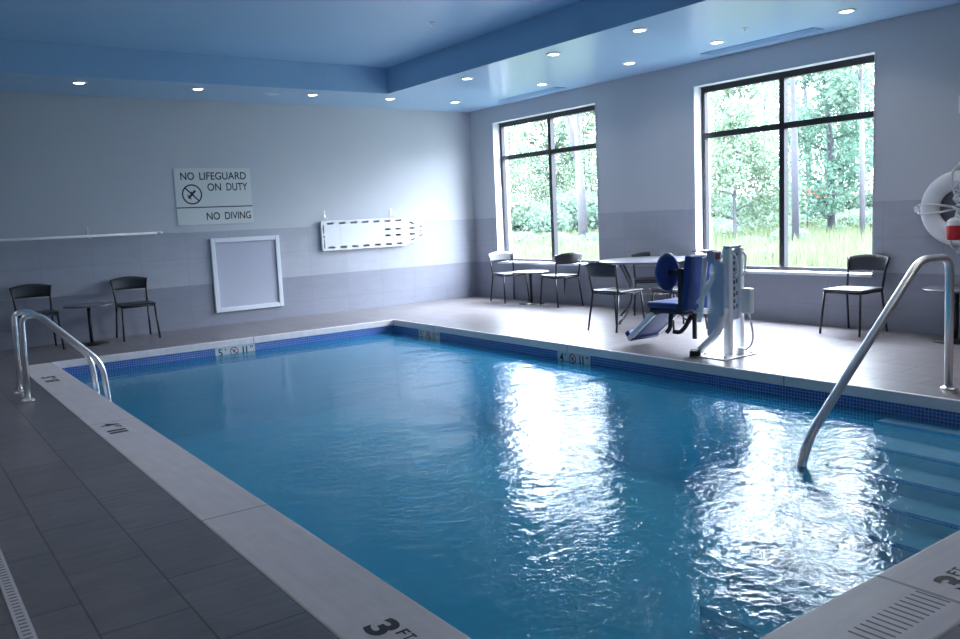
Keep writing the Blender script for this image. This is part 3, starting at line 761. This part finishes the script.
# leaf shaped side pad on a black bracket
t = MB(); out = []
for k in range(28):
    a = 2*math.pi*k/28; out.append((.115*math.cos(a)*(1+.12*math.cos(2*a)), .19*math.sin(a)))
mp = Matrix.Translation((-2.55,-6.74,.805)) @ Matrix.Rotation(R(-18),4,'Z') @ Matrix.Rotation(R(4),4,'X') @ Matrix(((1,0,0,0),(0,0,1,0),(0,1,0,0),(0,0,0,1)))
def scaled(s): return [(x*s, y*s) for x, y in out]
lay = [(.80,-.04),(.95,-.032),(1.0,-.015),(1.0,.015),(.95,.032),(.80,.04)]
rings = [[t.bm.verts.new(mp @ Vector((x,y,z))) for x, y in scaled(s)] for s, z in lay]
for a, b in zip(rings, rings[1:]):
    for k in range(28):
        f = t.bm.faces.new((a[k], a[(k+1)%28], b[(k+1)%28], b[k])); f.smooth = True
t.bm.faces.new(rings[0][::-1]); t.bm.faces.new(rings[-1])
part(t, 'head_pad', 'blue_vinyl')
t = MB(); t.tube([(-2.55,-6.78,.80),(-2.53,-6.86,.80),(-2.49,-6.93,.78)], .028, 10, .03); t.box((-2.545,-6.92,.40),(-2.485,-6.86,.84), bev=.01); part(t, 'pad_bracket', 'black_rubber')
pad((-2.16,-6.89,.55),(-2.05,-6.58,.62), 'armrest_pad', None, .025)
t = MB(); t.tube([(-2.08,-6.86,.58),(-2.08,-6.89,.42)], .015, 8); part(t, 'armrest_post', 'white_metal')
for pts, nme in (([(-2.50,-6.74,.40),(-2.51,-6.73,.24),(-2.53,-6.70,.20)], 'belt_strap'), ([(-2.44,-6.94,.38),(-2.48,-6.90,.27),(-2.50,-6.85,.21),(-2.52,-6.78,.215)], 'belt_strap'),
            ([(-2.42,-6.96,.40),(-2.42,-6.96,.15)], 'belt_strap'), ([(-2.28,-7.03,.42),(-2.28,-7.04,.30)], 'belt_strap')):
    t = MB(); t.tube(pts, .022, 8, .03); part(t, nme, 'black_rubber')
t = MB(); t.tube([(-2.36,-6.9,.42),(-2.36,-7.10,.42),(-2.32,-7.24,.42)], .03, 10, .05); part(t, 'carrier_arm', 'white_metal')

# ------------------------------------------------------------------ outside: meadow, shrubs, trees
CX, CY = -8.77, -12.23
GZ = -.15
m = MB(); m.box((.35,-60,GZ-.2),(140,150,GZ)); S(m.build('ground', M['ground']))
def polar(az, d): return (CX+d*math.cos(R(az)), CY+d*math.sin(R(az)))

def leaf_cloud(name, blobs, n, size, mt, seed, squash=1.0):
    """many small leaf cards spread through ellipsoid blobs (cx, cy, cz, rx, rz, weight)"""
    r = random.Random(seed); vs = []; fs = []
    tot = sum(b[5] for b in blobs)
    for bx, by, bz, rx, rz, wgt in blobs:
        for _ in range(int(n*wgt/tot)):
            while True:
                p = Vector((r.uniform(-1,1), r.uniform(-1,1), r.uniform(-1,1)))
                if p.length < 1: break
            p = p*(.45+.55*r.random()) if p.length < .5 else p
            c = Vector((bx+p.x*rx, by+p.y*rx, bz+p.z*rz))
            a = Vector((r.gauss(0,1), r.gauss(0,1), r.gauss(0,1))).normalized()
            b = a.cross(Vector((r.gauss(0,1), r.gauss(0,1), r.gauss(0,1)))).normalized()
            s = size*r.uniform(.6, 1.4); k = len(vs)
            vs += [c-a*s, c+b*s*.55, c+a*s, c-b*s*.55]; fs.append((k,k+1,k+2,k+3))
    me = bpy.data.meshes.new(name); me.from_pydata([tuple(v) for v in vs], [], fs); me.materials.append(mt)
    return me
def limbs(mb, h, r0, seed, bare=.35, n=9, spread=.22, fork=False):
    r = random.Random(seed)
    lean = Vector((r.uniform(-.03,.03), r.uniform(-.03,.03), 1))
    top = lean*h; pts = [Vector((0,0,-.05)), lean*h*.33+Vector((r.uniform(-.1,.1),r.uniform(-.1,.1),0)), lean*h*.66+Vector((r.uniform(-.2,.2),r.uniform(-.2,.2),0)), top]
    mb.tube(pts, [r0, r0*.22], 9, .8, 4)
    tips = []
    for k in range(n):
        f = bare+(1-bare)*(k+.3)/n*.95; a = k*2.4+r.uniform(-.4,.4)
        p = lean*(h*f); L_ = h*spread*(1.15-.7*(f-bare)/(1-bare))*r.uniform(.75,1.2)
        q = p+Vector((math.cos(a)*L_, math.sin(a)*L_, L_*r.uniform(.35,.8)))
        mid_ = (p+q)/2+Vector((0,0,-.06*L_))
        mb.tube([p, mid_, q], [r0*.38*(1.1-f), r0*.07], 6, .3, 3); tips.append((q, L_))
    if fork:
        q = lean*h*.28; e = Vector((.9,-.7,h*.8)); mb.tube([q, q+(e-q)*.5+Vector((.35,-.25,0)), e], [r0*.75, r0*.2], 8, .5, 4); tips.append((e, 1.2))
    return tips
PROTO = {}
def tree_proto(key, h, r0, seed, nleaf, size, leaf, bark, bare, n, spread, fork=False, blob=.9):
    mb = MB(); tips = limbs(mb, h, r0, seed, bare, n, spread, fork)
    r = random.Random(seed+5)
    blobs = [(q.x*.92, q.y*.92, q.z, max(.5, L_*blob*.62), max(.4, L_*blob*.5), L_**1.6) for q, L_ in tips]
    blobs.append((0, 0, h*.98, h*spread*.42, h*.09, 1.0))
    for q, L_ in tips:   # sprays closer to the stem
        blobs.append((q.x*.5, q.y*.5, q.z-L_*.25, L_*.45, L_*.35, .5*L_**1.6))
    PROTO[key] = (mb, leaf_cloud('leaves', blobs, nleaf, size, M[leaf], seed), M[bark])
made = {}
def plant_tree(key, x, y, sc, rz, label, group=None, name='tree', cat='tree'):
    mb, lm, bk = PROTO[key]
    o = empty(name, (x,y,GZ), label, cat, group, rz=rz); o.scale = (sc,sc,sc)
    if key not in made:
        tk = mb.build('trunk', bk, o); made[key] = tk.data
    else:
        tk = bpy.data.objects.new('trunk', made[key]); COL.objects.link(tk); tk.parent = o
    lf = bpy.data.objects.new('crown', lm); COL.objects.link(lf); lf.parent = o
    return o
tree_proto('pine', 16, .16, 1, 3600, .095, 'leaf_mid', 'bark_dark', .55, 9, .13)
tree_proto('dense', 12, .17, 2, 13000, .09, 'leaf_dark', 'bark_dark', .06, 22, .15, blob=1.1)
tree_proto('pale', 7.0, .08, 3, 10000, .085, 'leaf_pale', 'bark', .12, 18, .24, blob=1.1)
tree_proto('mid', 14, .15, 4, 6500, .09, 'leaf_mid', 'bark', .22, 14, .16, blob=1.0)
tree_proto('fork', 11, .20, 5, 3600,.095,'leaf_mid','bark',.45, 8, .18, True)
tree_proto('thin', 13, .10, 6, 3600, .09, 'leaf_mid', 'bark', .35, 9, .12)
def T_(key, az, d, sc, lab, rz=0.0, group=None): plant_tree(key, *polar(az, d), sc, rz, lab, group)
T_('pine', 33.3, 27, .72, 'tall dark bare trunked tree just right of the middle bar of the nearer window', .4)
T_('dense', 31.2, 36, .92, 'dense dark green tree filling the right half of the nearer window', 1.0)
T_('pale', 37.0, 31, .85, 'pale mint green bushy tree in the lower left pane of the nearer window', .2)
T_('fork', 46.9, 34, 1.0, 'forked grey trunk tree in the right half of the farther window', 2.2)
T_('thin', 29.4, 33, 1.0, 'leaning dark trunk at the right edge of the nearer window', .9)
r5 = random.Random(11)
for i in range(26):
    az = 21+44*((i*0.618)%1.0)+r5.uniform(-.6,.6); d = r5.uniform(43, 66)
    key = ('mid','thin','pine','mid','pale')[i % 5]
    lab = {'mid': 'leafy pale green woodland tree in the overexposed view through the windows', 'thin': 'slim pale trunked woodland tree in the overexposed view through the windows',
           'pine': 'tall bare stemmed woodland tree behind others in the view through the windows', 'pale': 'low bright mint green woodland tree in the view through the windows'}[key]
    T_(key, az, d, r5.uniform(.75,1.15)*(1.3 if key == 'pale' else 1), lab, r5.uniform(0,6), 'woodland trees beyond the windows')
for i in range(26):      # the wood runs on alongside the building; unseen trees added to shade the windows
    x, y = 24+(i*7.3)%30, -60+62*((i*0.618)%1.0)
    if math.degrees(math.atan2(y-CY, x-CX)) > 17: continue
    plant_tree(('mid','dense','mid','pale')[i % 4], x, y, r5.uniform(.8,1.15), r5.uniform(0,6), 'unseen woodland tree further along the wood edge outside the building', 'unseen woodland trees alongside')
# bushes at the wood's edge
bush_mesh = [leaf_cloud('bush_leaves', [(0,0,.55,.9,.55,1),(.6,.3,.45,.6,.42,.5),(-.6,-.2,.5,.6,.45,.5)], 4200, .055, M[k], 20+j) for j, k in enumerate(('leaf_pale','leaf_mid'))]
for i in range(54):
    az = 22+42*((i*0.618+.3)%1.0); d = r5.uniform(22, 44); x, y = polar(az, d)
    me_ = bush_mesh[i % 2]
    o = bpy.data.objects.new('bush', me_); COL.objects.link(o); o.location = (x, y, GZ-.03); s = r5.uniform(.6,.9)*(d/32)**1.2; o.scale = (s,s,s*r5.uniform(.7,1.0)); o.rotation_euler = (0,0,r5.uniform(0,6))
    props(o, ('bright yellow green bush in the meadow at the wood edge outside' if i % 2 == 0 else 'mid green bush in the meadow at the wood edge outside'), 'bush', 'bushes at the wood edge')
for i in range(22):
    az = 22+42*((i*0.618+.1)%1.0); x, y = polar(az, r5.uniform(46, 60))
    o = bpy.data.objects.new('bush', bush_mesh[i % 2]); COL.objects.link(o); o.location = (x, y, GZ-.05); s = r5.uniform(1.8,3.0); o.scale = (s,s,s); o.rotation_euler = (0,0,r5.uniform(0,6))
    props(o, 'large rounded bush between the trunks at the back of the wood outside', 'bush', 'large bushes between the tree trunks')
vs = []; fs = []
for i in range(26000):
    az = r5.uniform(20, 66); d = 16+32*r5.random()**.8; x, y = polar(az, d)
    if x < 1.5: continue
    hgt = r5.uniform(.25,.8); a = r5.uniform(0,math.pi); w_ = .05; k = len(vs)
    dx, dy = math.cos(a)*w_, math.sin(a)*w_; lx, ly = r5.uniform(-.15,.15), r5.uniform(-.15,.15)
    vs += [(x-dx,y-dy,GZ),(x+dx,y+dy,GZ),(x+lx,y+ly,GZ+hgt)]; fs.append((k,k+1,k+2))
me = bpy.data.meshes.new('meadow_grass'); me.from_pydata(vs, [], fs); me.materials.append(M['leaf_grass'])
o = bpy.data.objects.new('meadow_grass', me); COL.objects.link(o); props(o, 'tall yellow green meadow grass outside the windows', 'grass', kind='stuff')
rs = empty('red_notice_board', (*polar(31.9, 40), GZ), 'small blurred red board among the trees outside the nearer window', 'board')
t = MB(); t.box((-.05,-.65,1.6),(.05,.65,2.15)); t.build('board', M['red'], rs)
t = MB(); t.tube([(0.06,-.5,-.05),(0.06,-.5,2.1)], .04, 8); t.tube([(0.06,.5,-.05),(0.06,.5,2.1)], .04, 8); t.build('post', M['bark_dark'], rs)
rs.rotation_euler = (0,0,R(32))

# ------------------------------------------------------------------ light
w = bpy.data.worlds.new('overcast_sky'); C.world = w; w.use_nodes = True
nt = w.node_tree; bg = nt.nodes['Background']; bg.inputs[0].default_value = (.78, .865, 1.0, 1)
# overcast sky: about three to four times brighter overhead than at the horizon
tcw = nt.nodes.new('ShaderNodeTexCoord'); spw = nt.nodes.new('ShaderNodeSeparateXYZ'); nt.links.new(tcw.outputs['Generated'], spw.inputs[0])
mrw = nt.nodes.new('ShaderNodeMapRange'); mrw.inputs['From Min'].default_value = 0.0; mrw.inputs['From Max'].default_value = .9
mrw.inputs['To Min'].default_value = 6.0; mrw.inputs['To Max'].default_value = 43.0
nt.links.new(spw.outputs[2], mrw.inputs['Value']); nt.links.new(mrw.outputs[0], bg.inputs[1])
for (y0, y1, z0, z1) in (W1, W2):
    l = bpy.data.lights.new('window_portal', 'AREA'); l.shape = 'RECTANGLE'; l.size = z1-z0; l.size_y = y1-y0
    l.cycles.is_portal = True
    lo = bpy.data.objects.new('window_portal', l); COL.objects.link(lo); lo.location = (.28, (y0+y1)/2, (z0+z1)/2); lo.rotation_euler = (0, R(90), 0)

# ------------------------------------------------------------------ camera
cam = bpy.data.cameras.new('camera'); co = bpy.data.objects.new('camera', cam); COL.objects.link(co)
cam.sensor_fit = 'HORIZONTAL'; cam.sensor_width = 36.0; cam.lens = 36.0*830.95/960.0
yaw, pitch, roll = .6236, -.1228, -.0462
fw = Vector((math.sin(yaw)*math.cos(pitch), math.cos(yaw)*math.cos(pitch), math.sin(pitch)))
rt = Vector((math.cos(yaw), -math.sin(yaw), 0)); up = rt.cross(fw)
r2 = rt*math.cos(roll)+up*math.sin(roll); u2 = -rt*math.sin(roll)+up*math.cos(roll)
mw = Matrix.Identity(4)
for i in range(3): mw[i][0] = r2[i]; mw[i][1] = u2[i]; mw[i][2] = -fw[i]
mw[0][3], mw[1][3], mw[2][3] = -8.7701, -12.2294, 1.42
co.matrix_world = mw
cam.clip_end = 400; cam.clip_start = .05
C.camera = co
vs_ = C.view_settings; vs_.view_transform = 'Standard'; vs_.look = 'None'; vs_.exposure = 0.95; vs_.gamma = 1.0; vs_.use_curve_mapping = False
C.cycles.use_denoising = True
C.cycles.sample_clamp_indirect = 12.0
C.cycles.max_bounces = 10; C.cycles.diffuse_bounces = 5; C.cycles.transparent_max_bounces = 24
